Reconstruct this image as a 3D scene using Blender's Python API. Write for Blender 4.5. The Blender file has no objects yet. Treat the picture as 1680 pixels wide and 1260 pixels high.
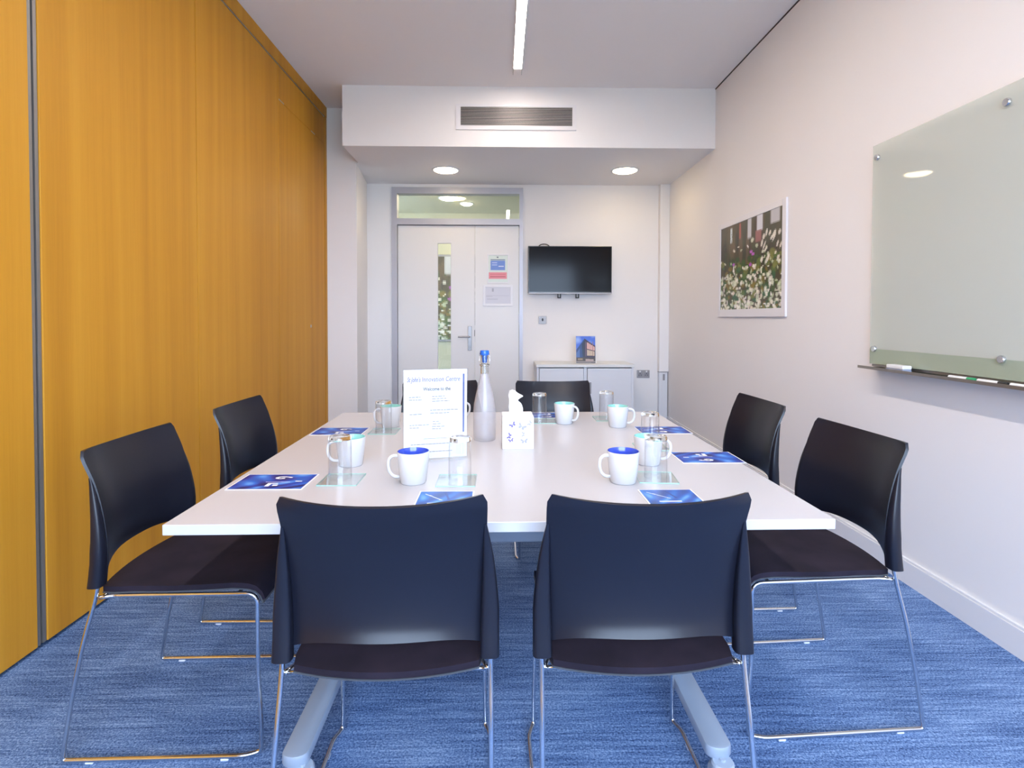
import bpy, bmesh, math, random
import numpy as np
from mathutils import Vector, Matrix

# ------------------------------------------------------------------ camera, sky, exposure
SC = bpy.context.scene
COL = SC.collection
PI = math.pi
R = math.radians

F_PX, PITCH, YAW, ROLL, SHIFT_PX, CAM_Z = 905.0, .0223, .0196, .0018, 88.83, 1.21
fw = Vector((math.sin(YAW), math.cos(YAW), 0)); rt = Vector((math.cos(YAW), -math.sin(YAW), 0)); up = Vector((0, 0, 1))
f2 = fw*math.cos(PITCH) - up*math.sin(PITCH); u2 = fw*math.sin(PITCH) + up*math.cos(PITCH)
r3 = rt*math.cos(ROLL) + u2*math.sin(ROLL); u3 = u2*math.cos(ROLL) - rt*math.sin(ROLL)
cam_d = bpy.data.cameras.new('camera'); cam = bpy.data.objects.new('camera', cam_d); COL.objects.link(cam)
cam_d.sensor_fit = 'HORIZONTAL'; cam_d.sensor_width = 36.0; cam_d.lens = 36.0*F_PX/1680.0
cam_d.shift_y = -SHIFT_PX/1680.0; cam_d.clip_start = .02
cam.matrix_world = Matrix(((r3.x, u3.x, -f2.x, 0), (r3.y, u3.y, -f2.y, 0), (r3.z, u3.z, -f2.z, CAM_Z), (0, 0, 0, 1)))
SC.camera = cam

SC.view_settings.view_transform = 'Standard'
SC.view_settings.look = 'None'
SC.view_settings.gamma = 1.0
SC.view_settings.use_curve_mapping = False
SC.view_settings.exposure = 0.70
SC.cycles.transparent_max_bounces = 32

SKY_COL, SKY_STR = (.60, .74, 1.0), 11.5
STRIP_COL, STRIP_STR = (1.0, .86, .76), 44.0
DOWN_COL, DOWN_STR = (1.0, .78, .46), 20.0
HALL_STR = 52.0

world = bpy.data.worlds.new('overcast_sky'); SC.world = world; world.use_nodes = True
bg = world.node_tree.nodes['Background']
bg.inputs[0].default_value = (*SKY_COL, 1); bg.inputs[1].default_value = SKY_STR

# room measures (metres; camera at x=0, y=0, looking along +y)
XL, XR, YB, YR, H = -1.668, 1.86, 6.15, -1.30, 3.20
BULK_Y, BULK_Z = 4.80, 2.683
WIN = (-1.12, 1.80, .75, 2.50)          # window behind the camera: x0, x1, z0, z1

port_d = bpy.data.lights.new('window_daylight', 'AREA'); port_d.shape = 'RECTANGLE'
port_d.size = WIN[1]-WIN[0]; port_d.size_y = WIN[3]-WIN[2]; port_d.cycles.is_portal = True
port = bpy.data.objects.new('window_daylight', port_d); COL.objects.link(port)
port.location = ((WIN[0]+WIN[1])/2, YR-.13, (WIN[2]+WIN[3])/2)
# an area lamp shines along its local -Z; turn that to +y (into the room)
port.rotation_euler = Vector((0, 1, 0)).to_track_quat('-Z', 'Z').to_euler()

# ------------------------------------------------------------------ materials
MATS = {}
def principled(name, col, rough=.5, metal=0., spec=.5, trans=0., ior=1.5, coat=0., emit=None, es=0.):
    m = bpy.data.materials.new(name); m.use_nodes = True
    b = m.node_tree.nodes['Principled BSDF']
    b.inputs['Base Color'].default_value = (*col, 1); b.inputs['Roughness'].default_value = rough
    b.inputs['Metallic'].default_value = metal; b.inputs['Specular IOR Level'].default_value = spec
    b.inputs['Transmission Weight'].default_value = trans; b.inputs['IOR'].default_value = ior
    b.inputs['Coat Weight'].default_value = coat
    if emit:
        b.inputs['Emission Color'].default_value = (*emit, 1); b.inputs['Emission Strength'].default_value = es
    MATS[name] = m
    return m
def nodes_of(m):
    nt = m.node_tree
    return nt, nt.nodes['Principled BSDF']
def tex_coord(nt, scale, kind='Object'):
    tc = nt.nodes.new('ShaderNodeTexCoord'); mp = nt.nodes.new('ShaderNodeMapping')
    mp.inputs['Scale'].default_value = scale
    nt.links.new(tc.outputs[kind], mp.inputs['Vector'])
    return mp.outputs['Vector']
def noise(nt, vec, scale=1., detail=3., rough=.5):
    n = nt.nodes.new('ShaderNodeTexNoise'); n.inputs['Scale'].default_value = scale
    n.inputs['Detail'].default_value = detail; n.inputs['Roughness'].default_value = rough
    nt.links.new(vec, n.inputs['Vector'])
    return n.outputs['Fac']
def ramp(nt, fac, stops):
    r = nt.nodes.new('ShaderNodeValToRGB')
    while len(r.color_ramp.elements) < len(stops): r.color_ramp.elements.new(.5)
    for e, (p, c) in zip(r.color_ramp.elements, stops):
        e.position = p; e.color = (*c, 1)
    nt.links.new(fac, r.inputs['Fac'])
    return r.outputs['Color']
def math_node(nt, op, a, b):
    n = nt.nodes.new('ShaderNodeMath'); n.operation = op
    for i, v in enumerate((a, b)):
        if isinstance(v, (int, float)): n.inputs[i].default_value = v
        else: nt.links.new(v, n.inputs[i])
    return n.outputs[0]
def bump(nt, bsdf, fac, strength, dist=.002):
    bn = nt.nodes.new('ShaderNodeBump'); bn.inputs['Strength'].default_value = strength; bn.inputs['Distance'].default_value = dist
    nt.links.new(fac, bn.inputs['Height']); nt.links.new(bn.outputs['Normal'], bsdf.inputs['Normal'])

def wall_paint(name, col, rough=.75):
    m = principled(name, col, rough, spec=.25); nt, b = nodes_of(m)
    v = tex_coord(nt, (1, 1, 1)); f = noise(nt, v, 160., 4.)
    bump(nt, b, f, .08, .001)
    f2_ = noise(nt, v, 1.3, 2.)
    c0 = tuple(x*.985 for x in col)
    nt.links.new(ramp(nt, f2_, [(.3, c0), (.7, col)]), b.inputs['Base Color'])
    return m
wall_paint('white_wall_paint', (.86, .835, .83))
wall_paint('ceiling_paint', (.90, .86, .85))
wall_paint('hall_paint', (.58, .545, .40))
principled('skirting_paint', (.80, .79, .80), .4)

m = principled('oak_veneer', (.5, .25, .06), .52, spec=.28, coat=0.); nt, b = nodes_of(m)
v = tex_coord(nt, (16, 16, .35)); g1 = noise(nt, v, 1.0, 3., .5)
v2 = tex_coord(nt, (200, 200, 5)); g2 = noise(nt, v2, 1.0, 3., .6)
v3 = tex_coord(nt, (2.6, 2.6, .22)); g3 = noise(nt, v3, 1.0, 2.)
mix = math_node(nt, 'ADD', math_node(nt, 'MULTIPLY', g1, .45), math_node(nt, 'ADD', math_node(nt, 'MULTIPLY', g2, .17), math_node(nt, 'MULTIPLY', g3, .38)))
nt.links.new(ramp(nt, mix, [(.30, (.47, .200, .014)), (.5, (.58, .265, .020)), (.72, (.66, .325, .032))]), b.inputs['Base Color'])
bump(nt, b, g2, .05, .001)
principled('dark_edge', (.03, .018, .012), .5)

m = principled('carpet', (.1, .15, .25), .95, spec=.1); nt, b = nodes_of(m)
v = tex_coord(nt, (3.0, 70, 1)); s1 = noise(nt, v, 1.0, 4., .65)
v2 = tex_coord(nt, (9, 220, 1)); s2 = noise(nt, v2, 1.0, 3., .6)
v3 = tex_coord(nt, (1, 1, 1)); s3 = noise(nt, v3, 170., 2., .85)
v4 = tex_coord(nt, (2.0, 4.5, 1)); s4 = noise(nt, v4, 1.0, 2.)
mix = math_node(nt, 'ADD', math_node(nt, 'ADD', math_node(nt, 'MULTIPLY', s1, .24), math_node(nt, 'MULTIPLY', s2, .18)),
                math_node(nt, 'ADD', math_node(nt, 'MULTIPLY', s3, .46), math_node(nt, 'MULTIPLY', s4, .12)))
nt.links.new(ramp(nt, mix, [(.40, (.024, .053, .14)), (.475, (.098, .174, .365)), (.525, (.168, .275, .51)), (.60, (.36, .50, .74))]), b.inputs['Base Color'])
bump(nt, b, s3, .5, .004)

principled('aluminium', (.55, .55, .56), .35, metal=1.)
principled('seam_metal', (.27, .255, .24), .45, metal=.6)
principled('handle_steel', (.33, .32, .32), .4, metal=.9)
principled('door_frame_grey', (.47, .46, .50), .4, metal=.3)
principled('door_white', (.80, .78, .77), .4)
principled('door_gap', (.05, .05, .05), .8)
principled('chrome', (.72, .73, .75), .12, metal=1.)
principled('brushed_steel', (.50, .49, .48), .35, metal=1.)
principled('table_white', (.52, .515, .545), .26, spec=.45)
principled('table_edge', (.80, .80, .82), .3)
principled('table_leg_metal', (.36, .43, .54), .42, metal=.2)
principled('caster_grey', (.40, .47, .58), .4)
m = principled('chair_plastic', (.008, .009, .017), .34, spec=.38); nt, b = nodes_of(m)
v = tex_coord(nt, (1, 1, 1)); f = noise(nt, v, 900., 2.); bump(nt, b, f, .12, .0006)
m = principled('seat_fabric', (.028, .022, .034), .85, spec=.2); nt, b = nodes_of(m)
v = tex_coord(nt, (1, 1, 1)); f = noise(nt, v, 700., 2.); bump(nt, b, f, .3, .001)
f4 = noise(nt, v, 9., 2.); nt.links.new(ramp(nt, f4, [(.35, (.012, .009, .017)), (.7, (.022, .016, .028))]), b.inputs['Base Color'])
principled('seat_shell_plastic', (.06, .065, .075), .3)
principled('clear_glide', (.75, .78, .82), .25)
principled('china_white', (.63, .63, .645), .12, spec=.5, coat=.3)
principled('glaze_blue', (.045, .085, .52), .12, coat=.4)
principled('glaze_mint', (.30, .66, .60), .12, coat=.4)
principled('glass', (.97, .99, .985), 0.0, trans=1., ior=1.47)
principled('coaster_edge', (.36, .62, .55), .15)
principled('bottle_stopper', (.02, .13, .58), .25)
principled('paper_white', (.80, .80, .80), .6, spec=.2)
principled('tissue_paper', (.88, .88, .89), .9, spec=.1)
principled('ink_purple', (.10, .08, .30), .6)
principled('ink_grey', (.12, .12, .13), .6)
principled('ink_light', (.26, .26, .28), .6)
principled('ink_bar', (.10, .13, .32), .5)
principled('butterfly_purple', (.16, .13, .36), .7)
principled('butterfly_grey', (.36, .36, .43), .7)
principled('tv_black', (.006, .006, .008), .25)
principled('tv_screen', (.006, .006, .008), .12, spec=.16)
principled('black_plastic', (.012, .012, .013), .45)
principled('cabinet_paint', (.74, .75, .79), .45)
principled('cabinet_top', (.78, .78, .76), .4)
principled('plate_steel', (.36, .345, .35), .45, metal=.4)
principled('socket_grey', (.30, .29, .31), .5)
principled('white_plastic', (.82, .82, .83), .4)
principled('marker_green', (.02, .30, .12), .4)
principled('eraser_blue', (.28, .31, .42), .6)
principled('tray_metal', (.36, .33, .30), .38, metal=.9)
principled('board_glass', (.74, .765, .715), .03, spec=.5)
nt = MATS['board_glass'].node_tree; tr = nt.nodes.new('ShaderNodeBsdfTransparent'); tr.inputs[0].default_value = (.93, .96, .925, 1)
mx = nt.nodes.new('ShaderNodeMixShader'); mx.inputs[0].default_value = .52
nt.links.new(tr.outputs[0], mx.inputs[1]); nt.links.new(nt.nodes['Principled BSDF'].outputs[0], mx.inputs[2]); nt.links.new(mx.outputs[0], nt.nodes['Material Output'].inputs[0])
principled('plate_green', (.16, .18, .14), .5)
principled('strip_green', (.34, .39, .30), .06, spec=.5)
principled('board_edge', (.42, .58, .50), .1)
principled('frame_white', (.82, .80, .82), .35)
principled('grille_metal', (.48, .455, .45), .45, metal=.3)
principled('grille_dark', (.02, .02, .02), .8)
principled('pale_ground', (.34, .36, .32), .95)  # unseen ground outside, kept pale to bounce daylight up onto the ceiling
principled('strip_light', (1, 1, 1), .5, emit=STRIP_COL, es=STRIP_STR)
principled('down_light', (1, 1, 1), .5, emit=DOWN_COL, es=DOWN_STR)
principled('hall_light', (1, 1, 1), .5, emit=(1, .86, .62), es=HALL_STR)
principled('exit_light', (1, 1, 1), .5, emit=(1, 1, 1), es=2.5)

def pane_mat(name, tint, gloss=.04):
    m = bpy.data.materials.new(name); m.use_nodes = True; nt = m.node_tree; nt.nodes.clear()
    o = nt.nodes.new('ShaderNodeOutputMaterial'); t = nt.nodes.new('ShaderNodeBsdfTransparent'); t.inputs[0].default_value = (*tint, 1)
    g = nt.nodes.new('ShaderNodeBsdfGlossy'); g.inputs['Roughness'].default_value = .01
    lw = nt.nodes.new('ShaderNodeLayerWeight'); lw.inputs['Blend'].default_value = .5
    pw = nt.nodes.new('ShaderNodeMath'); pw.operation = 'POWER'; pw.inputs[1].default_value = 5.; nt.links.new(lw.outputs['Facing'], pw.inputs[0])
    fr = nt.nodes.new('ShaderNodeMath'); fr.operation = 'MULTIPLY_ADD'; fr.inputs[1].default_value = 1-gloss; fr.inputs[2].default_value = gloss; nt.links.new(pw.outputs[0], fr.inputs[0])
    mx = nt.nodes.new('ShaderNodeMixShader')
    nt.links.new(fr.outputs[0], mx.inputs[0]); nt.links.new(t.outputs[0], mx.inputs[1]); nt.links.new(g.outputs[0], mx.inputs[2])
    nt.links.new(mx.outputs[0], o.inputs[0]); MATS[name] = m
pane_mat('window_pane', (.96, .98, .97)); pane_mat('clear_acrylic', (.98, .985, .99)); pane_mat('door_pane', (.97, .98, .93)); pane_mat('coaster_glass', (.965, .985, .978)); pane_mat('tumbler_wall', (.988, .99, .992), .05)

m = bpy.data.materials.new('frosted_glass'); m.use_nodes = True; nt = m.node_tree; nt.nodes.clear(); MATS['frosted_glass'] = m
o = nt.nodes.new('ShaderNodeOutputMaterial'); t = nt.nodes.new('ShaderNodeBsdfTransparent'); d = nt.nodes.new('ShaderNodeBsdfDiffuse'); l = nt.nodes.new('ShaderNodeBsdfTranslucent'); g = nt.nodes.new('ShaderNodeBsdfGlossy')
t.inputs[0].default_value = (.96, .965, .98, 1); d.inputs[0].default_value = (.86, .86, .90, 1); l.inputs[0].default_value = (.9, .9, .94, 1); g.inputs['Roughness'].default_value = .2
m1 = nt.nodes.new('ShaderNodeMixShader'); m1.inputs[0].default_value = .5; m2 = nt.nodes.new('ShaderNodeMixShader'); m2.inputs[0].default_value = .24; m3 = nt.nodes.new('ShaderNodeMixShader'); fr = nt.nodes.new('ShaderNodeMath'); fr.operation = 'MULTIPLY_ADD'; fr.inputs[1].default_value = .5; fr.inputs[2].default_value = .03
lw = nt.nodes.new('ShaderNodeLayerWeight'); pw = nt.nodes.new('ShaderNodeMath'); pw.operation = 'POWER'; pw.inputs[1].default_value = 4.; nt.links.new(lw.outputs['Facing'], pw.inputs[0]); nt.links.new(pw.outputs[0], fr.inputs[0])
nt.links.new(d.outputs[0], m1.inputs[1]); nt.links.new(l.outputs[0], m1.inputs[2]); nt.links.new(t.outputs[0], m2.inputs[1]); nt.links.new(m1.outputs[0], m2.inputs[2])
nt.links.new(fr.outputs[0], m3.inputs[0]); nt.links.new(m2.outputs[0], m3.inputs[1]); nt.links.new(g.outputs[0], m3.inputs[2]); nt.links.new(m3.outputs[0], o.inputs[0])

def print_mat(name, rough=.35, spec=.4):
    m = principled(name, (1, 1, 1), rough, spec=spec); nt, b = nodes_of(m)
    a = nt.nodes.new('ShaderNodeVertexColor'); a.layer_name = 'print'
    nt.links.new(a.outputs['Color'], b.inputs['Base Color'])
print_mat('printed_photo', .3); print_mat('printed_leaflet', .35, .3); print_mat('printed_notice', .5)

# ------------------------------------------------------------------ helpers
def link(name, me, mat=None, parent=None, smooth=False):
    o = bpy.data.objects.new(name, me); COL.objects.link(o)
    if mat: me.materials.append(MATS[mat])
    if smooth:
        for p in me.polygons: p.use_smooth = True
    if parent: o.parent = parent
    return o
def obj(name, bm, mat, parent=None, smooth=False, sharp=None):
    bmesh.ops.recalc_face_normals(bm, faces=bm.faces)
    me = bpy.data.meshes.new(name); bm.to_mesh(me); bm.free()
    o = link(name, me, mat, parent, smooth)
    if smooth and sharp: me.set_sharp_from_angle(angle=R(sharp))
    return o
def thing(name, label, cat, loc=(0, 0, 0), rotz=0., group=None):
    o = bpy.data.objects.new(name, None); COL.objects.link(o); o.empty_display_size = .05
    o.location = loc; o.rotation_euler = (0, 0, rotz); o['label'] = label; o['category'] = cat
    if group: o['group'] = group
    return o
def tag(o, label, cat, group=None):
    o['label'] = label; o['category'] = cat
    if group: o['group'] = group
    return o
def structure(o):
    o['kind'] = 'structure'; return o
def dup(root, loc, rotz, label, group=None):
    r = root.copy(); COL.objects.link(r); r.location = loc; r.rotation_euler = (0, 0, rotz); r['label'] = label
    if group: r['group'] = group
    for ch in list(root.children):
        c = ch.copy(); COL.objects.link(c); c.parent = r
        for g in list(ch.children):
            d = g.copy(); COL.objects.link(d); d.parent = c
    return r
def add_box(bm, x0, x1, y0, y1, z0, z1, bev=0., seg=2):
    t = bmesh.new()
    vs = [t.verts.new((x, y, z)) for x in (x0, x1) for y in (y0, y1) for z in (z0, z1)]
    for f in ((0, 1, 3, 2), (4, 6, 7, 5), (0, 4, 5, 1), (2, 3, 7, 6), (0, 2, 6, 4), (1, 5, 7, 3)): t.faces.new([vs[i] for i in f])
    bmesh.ops.recalc_face_normals(t, faces=t.faces)
    if bev: bmesh.ops.bevel(t, geom=list(t.edges), offset=bev, segments=seg, affect='EDGES', profile=.5)
    me = bpy.data.meshes.new('tmp'); t.to_mesh(me); t.free(); bm.from_mesh(me); bpy.data.meshes.remove(me)
    return bm
def box(x0, x1, y0, y1, z0, z1, bev=0., seg=2):
    return add_box(bmesh.new(), x0, x1, y0, y1, z0, z1, bev, seg)
def prism(bm, pts, z0, z1):
    a = [bm.verts.new((x, y, z0)) for x, y in pts]; b = [bm.verts.new((x, y, z1)) for x, y in pts]; n = len(pts)
    for i in range(n): bm.faces.new((a[i], a[(i+1) % n], b[(i+1) % n], b[i]))
    bm.faces.new(a[::-1]); bm.faces.new(b)
    return bm
def lathe(bm, prof, n=32, center=(0, 0, 0)):
    rings = []
    for r, z in prof:
        if r < 1e-6: rings.append([bm.verts.new((center[0], center[1], center[2]+z))])
        else: rings.append([bm.verts.new((center[0]+r*math.cos(2*PI*i/n), center[1]+r*math.sin(2*PI*i/n), center[2]+z)) for i in range(n)])
    for A, B in zip(rings, rings[1:]):
        for i in range(n):
            j = (i+1) % n
            if len(A) == 1 and len(B) == 1: continue
            if len(A) == 1: bm.faces.new((A[0], B[j], B[i]))
            elif len(B) == 1: bm.faces.new((A[i], A[j], B[0]))
            else: bm.faces.new((A[i], A[j], B[j], B[i]))
    return bm
def fillet(pts, rad, seg=5):
    P = [Vector(p) for p in pts]; out = [P[0]]
    for i in range(1, len(P)-1):
        a, b_, c = P[i-1], P[i], P[i+1]; r = rad[i] if isinstance(rad, (list, tuple)) else rad
        d1 = (a-b_); d2 = (c-b_); r = min(r, d1.length*.49, d2.length*.49)
        if r < 1e-5: out.append(b_); continue
        p0 = b_+d1.normalized()*r; p1 = b_+d2.normalized()*r
        for k in range(seg+1):
            t = k/seg; out.append(p0*(1-t)**2 + b_*2*t*(1-t) + p1*t*t)
    out.append(P[-1]); return out
def tube(bm, pts, r, n=8):
    P = [Vector(p) for p in pts]; Q = [P[0]]
    for p in P[1:]:
        if (p-Q[-1]).length > 1e-5: Q.append(p)
    P = Q; rings = []; nrm = None
    for i, p in enumerate(P):
        t = (P[min(i+1, len(P)-1)]-P[max(i-1, 0)]).normalized()
        if nrm is None: nrm = t.orthogonal().normalized()
        nrm = (nrm-t*nrm.dot(t)).normalized(); bi = t.cross(nrm)
        rr = r[i] if isinstance(r, (list, tuple)) else r
        rings.append([bm.verts.new(p+(nrm*math.cos(2*PI*k/n)+bi*math.sin(2*PI*k/n))*rr) for k in range(n)])
    for A, B in zip(rings, rings[1:]):
        for k in range(n): bm.faces.new((A[k], A[(k+1) % n], B[(k+1) % n], B[k]))
    bm.faces.new(rings[0][::-1]); bm.faces.new(rings[-1])
    return bm
def shell(bm, fn, nu, nv, thick):
    """closed shell over fn(u,v)->Vector, u,v in 0..1, thickened along the surface normal"""
    e = 1e-3; top = []; bot = []
    for j in range(nv+1):
        ra, rb = [], []
        for i in range(nu+1):
            u, v = i/nu, j/nv
            p = fn(u, v); du = fn(min(u+e, 1), v)-fn(max(u-e, 0), v); dv = fn(u, min(v+e, 1))-fn(u, max(v-e, 0))
            n = du.cross(dv).normalized()
            ra.append(bm.verts.new(p+n*thick/2)); rb.append(bm.verts.new(p-n*thick/2))
        top.append(ra); bot.append(rb)
    for j in range(nv):
        for i in range(nu):
            bm.faces.new((top[j][i], top[j][i+1], top[j+1][i+1], top[j+1][i])); bm.faces.new((bot[j][i], bot[j+1][i], bot[j+1][i+1], bot[j][i+1]))
    for i in range(nu):
        bm.faces.new((top[0][i], bot[0][i], bot[0][i+1], top[0][i+1])); bm.faces.new((top[nv][i], top[nv][i+1], bot[nv][i+1], bot[nv][i]))
    for j in range(nv):
        bm.faces.new((top[j][0], top[j+1][0], bot[j+1][0], bot[j][0])); bm.faces.new((top[j][nu], bot[j][nu], bot[j+1][nu], top[j+1][nu]))
    return bm
def interp(xs, tab):
    a, b = zip(*tab); return float(np.interp(xs, a, b))
def printed(name, w, h, img, mat, parent, axes=(Vector((1, 0, 0)), Vector((0, 0, 1))), origin=Vector((0, 0, 0))):
    """flat print: one small quad per picture cell; img[rows from the top][cols] linear rgb; origin = lower left corner"""
    ny, nx, _ = img.shape; ax, ay = axes
    vs = [origin+ax*(w*i/nx)+ay*(h*j/ny) for j in range(ny+1) for i in range(nx+1)]
    fs = [(j*(nx+1)+i, j*(nx+1)+i+1, (j+1)*(nx+1)+i+1, (j+1)*(nx+1)+i) for j in range(ny) for i in range(nx)]
    me = bpy.data.meshes.new(name); me.from_pydata([tuple(p) for p in vs], [], fs)
    ca = me.color_attributes.new('print', 'FLOAT_COLOR', 'CORNER')
    flat = np.ones((ny*nx, 4, 4), np.float32); flat[:, :, :3] = img[::-1].reshape(-1, 1, 3)
    ca.data.foreach_set('color', flat.ravel())
    return link(name, me, mat, parent)
def lettering(name, text, size, mat, parent, loc, rot, sx=1., shear=0., align='LEFT', bold=0.):
    cu = bpy.data.curves.new('letters', 'FONT'); cu.body = text; cu.size = size; cu.align_x = align; cu.extrude = .0002; cu.shear = shear; cu.offset = bold
    cu.resolution_u = 3
    t = bpy.data.objects.new('letters', cu); COL.objects.link(t); bpy.context.view_layer.update()
    me = bpy.data.meshes.new_from_object(t.evaluated_get(bpy.context.evaluated_depsgraph_get()))
    bpy.data.objects.remove(t); bpy.data.curves.remove(cu)
    me.materials.clear(); o = link(name, me, mat, parent); o.location = loc; o.rotation_euler = rot; o.scale = (sx, 1, 1)
    return o
def lin(r, g, b_):
    f = lambda c: (c/255/12.92) if c/255 <= .04045 else ((c/255+.055)/1.055)**2.4
    return np.array((f(r), f(g), f(b_)), np.float32)

# ------------------------------------------------------------------ the room
structure(obj('floor', box(-1.9, 1.96, YR-.1, YB+.02, -.10, 0), 'carpet'))
structure(obj('ceiling', box(-1.9, 1.96, YR-.1, YB+.1, H, H+.1), 'ceiling_paint'))
structure(obj('wall_right', box(XR, XR+.1, YR-.1, YB+.1, 0, H), 'white_wall_paint'))
# dark strip painted in as the shade of the gap between right wall and ceiling
structure(obj('gap_shade_strip', box(XR-.004, XR, YR, BULK_Y, H-.009, H), 'dark_edge'))
# far wall with the door opening
DX0, DX1, DZ = -1.209, .239, 2.645
bm = bmesh.new()
add_box(bm, -1.9, DX0, YB, YB+.12, 0, H); add_box(bm, DX1, 1.96, YB, YB+.12, 0, H); add_box(bm, DX0, DX1, YB, YB+.12, DZ, H)
structure(obj('wall_far', bm, 'white_wall_paint'))
# rear wall with the window
bm = bmesh.new()
add_box(bm, -1.9, WIN[0], YR-.1, YR, 0, H); add_box(bm, WIN[1], 1.96, YR-.1, YR, 0, H)
add_box(bm, WIN[0], WIN[1], YR-.1, YR, 0, WIN[2]); add_box(bm, WIN[0], WIN[1], YR-.1, YR, WIN[3], H)
structure(obj('wall_rear', bm, 'white_wall_paint'))
win = structure(thing('window_1', 'wide window with a slim white frame in the rear wall', 'window')); del win['category']
bm = bmesh.new(); t_ = .045
add_box(bm, WIN[0], WIN[0]+t_, YR-.09, YR-.03, WIN[2], WIN[3]); add_box(bm, WIN[1]-t_, WIN[1], YR-.09, YR-.03, WIN[2], WIN[3])
add_box(bm, WIN[0], WIN[1], YR-.09, YR-.03, WIN[2], WIN[2]+t_); add_box(bm, WIN[0], WIN[1], YR-.09, YR-.03, WIN[3]-t_, WIN[3])
xm = (WIN[0]+WIN[1])/2; add_box(bm, xm-t_/2, xm+t_/2, YR-.09, YR-.03, WIN[2], WIN[3])
obj('frame', bm, 'frame_white', win)
for a, b_ in ((WIN[0]+t_, xm-t_/2), (xm+t_/2, WIN[1]-t_)):
    obj('pane', box(a, b_, YR-.062, YR-.060, WIN[2]+t_, WIN[3]-t_), 'window_pane', win)
structure(obj('ground', box(-60, 60, -80, YR-2.5, -3.6, -3.5), 'pale_ground'))

# pillar beside the timber wall, and the boxed bulkhead over the door
structure(obj('pillar', prism(bmesh.new(), [(-1.9, 5.325), (-1.383, 5.325), (-1.483, YB), (-1.9, YB)], 0, H), 'white_wall_paint'))
structure(obj('ceiling_bulkhead', prism(bmesh.new(), [(-1.366, BULK_Y), (XR, BULK_Y), (XR, YB), (-1.483, YB), (-1.383, 5.325), (-1.366, 5.325)], BULK_Z, H), 'white_wall_paint'))

# timber folding wall on the left
wl = structure(obj('wall_left', box(-1.9, -1.725, YR-.1, 5.325, 0, H), 'dark_edge'))
PZ0, PZ1 = .018, 3.092
seams = [(-1.295, -.08), (-.035, .978), (.982, 1.996), (2.040, 3.070), (3.076, 4.184), (4.189, 5.262)]
for k, (a, b_) in enumerate(seams):
    if k == 5:
        obj('panel', box(-1.722, XL, a, b_, PZ0, 2.840, .0015, 1), 'oak_veneer', wl)
        obj('panel', box(-1.722, XL, a, b_, 2.843, PZ1, .0015, 1), 'oak_veneer', wl)
    else:
        obj('panel', box(-1.722, XL, a, b_, PZ0, PZ1, .0015, 1), 'oak_veneer', wl)
o = obj('jamb', box(-1.722, XL+.004, 5.268, 5.324, 0, H-.10), 'oak_veneer', wl); o['label'] = 'narrow oak jamb'
obj('edge_strip', box(-1.722, XL-.004, 1.998, 2.013, PZ0, PZ1), 'seam_metal', wl); obj('edge_strip', box(-1.722, XL-.004, 2.023, 2.038, PZ0, PZ1), 'seam_metal', wl)
obj('track', box(-1.722, XL+.001, YR, 5.324, 3.094, 3.103), 'aluminium', wl)
obj('pelmet', box(-1.722, XL+.006, YR, 5.324, 3.104, H), 'oak_veneer', wl)
bm = bmesh.new(); lathe(bm, [(0, 0), (.014, 0), (.014, .003), (.010, .005), (0, .005)], 20)
o = obj('lock', bm, 'brushed_steel', wl, True, 40); o.location = (XL-.001, 4.868, 1.132); o.rotation_euler = (0, R(90), 0)
for yy, zz in ((4.25, 2.842), (4.95, 2.842)):
    obj('hinge_plate', box(XL-.001, XL+.0012, yy-.05, yy+.05, zz-.004, zz+.004), 'aluminium', wl)

# skirtings
def skirting(name, x0, x1, y0, y1, hgt=.115):
    bm = box(x0, x1, y0, y1, 0, hgt-.012); 
    dx = .005 if (x1-x0) < .1 else 0; dy = .005 if (y1-y0) < .1 else 0
    add_box(bm, x0+dx, x1, y0+dy, y1, hgt-.012, hgt, .002, 1)
    return structure(obj(name, bm, 'skirting_paint'))
skirting('baseboard_right', XR-.016, XR, YR, YB)
skirting('baseboard_far', DX1+.01, XR-.02, YB-.016, YB)
skirting('baseboard_pillar', -1.66, -1.385, 5.309, 5.325)

# door set
door = structure(thing('door_1', 'white door with side leaf in a grey frame', 'door')); del door['category']
bm = bmesh.new(); fy0, fy1 = YB-.02, YB+.10
add_box(bm, DX0, DX0+.058, fy0, fy1, 0, DZ); add_box(bm, DX1-.038, DX1, fy0, fy1, 0, DZ); add_box(bm, DX0+.058, DX1-.038, fy0, fy1, DZ-.068, DZ)
add_box(bm, DX0+.058, DX1-.038, fy0, fy1, 2.235, 2.302)
obj('frame', bm, 'door_frame_grey', door)
obj('transom_pane', box(DX0+.058, DX1-.038, YB+.04, YB+.046, 2.302, DZ-.068), 'door_pane', door)
LX0, LX1, LX2 = DX0+.062, -.296, DX1-.042
VX0, VX1, VZ0, VZ1 = -.714, -.553, .20, 2.040
dy0, dy1 = YB+.012, YB+.056
bm = bmesh.new()
add_box(bm, LX0, VX0, dy0, dy1, .008, 2.229); add_box(bm, VX1, LX1, dy0, dy1, .008, 2.229)
add_box(bm, VX0, VX1, dy0, dy1, .008, VZ0); add_box(bm, VX0, VX1, dy0, dy1, VZ1, 2.229)
leaf = obj('leaf', bm, 'door_white', door)
bm = bmesh.new(); g = .008
add_box(bm, VX0, VX0+g, dy0+.004, dy1-.004, VZ0, VZ1); add_box(bm, VX1-g, VX1, dy0+.004, dy1-.004, VZ0, VZ1)
add_box(bm, VX0, VX1, dy0+.004, dy1-.004, VZ0, VZ0+g); add_box(bm, VX0, VX1, dy0+.004, dy1-.004, VZ1-g, VZ1)
obj('glazing_bead', bm, 'door_white', leaf)
obj('vision_pane', box(VX0+g, VX1-g, dy0+.02, dy0+.026, VZ0+g, VZ1-g), 'door_pane', leaf)
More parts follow.
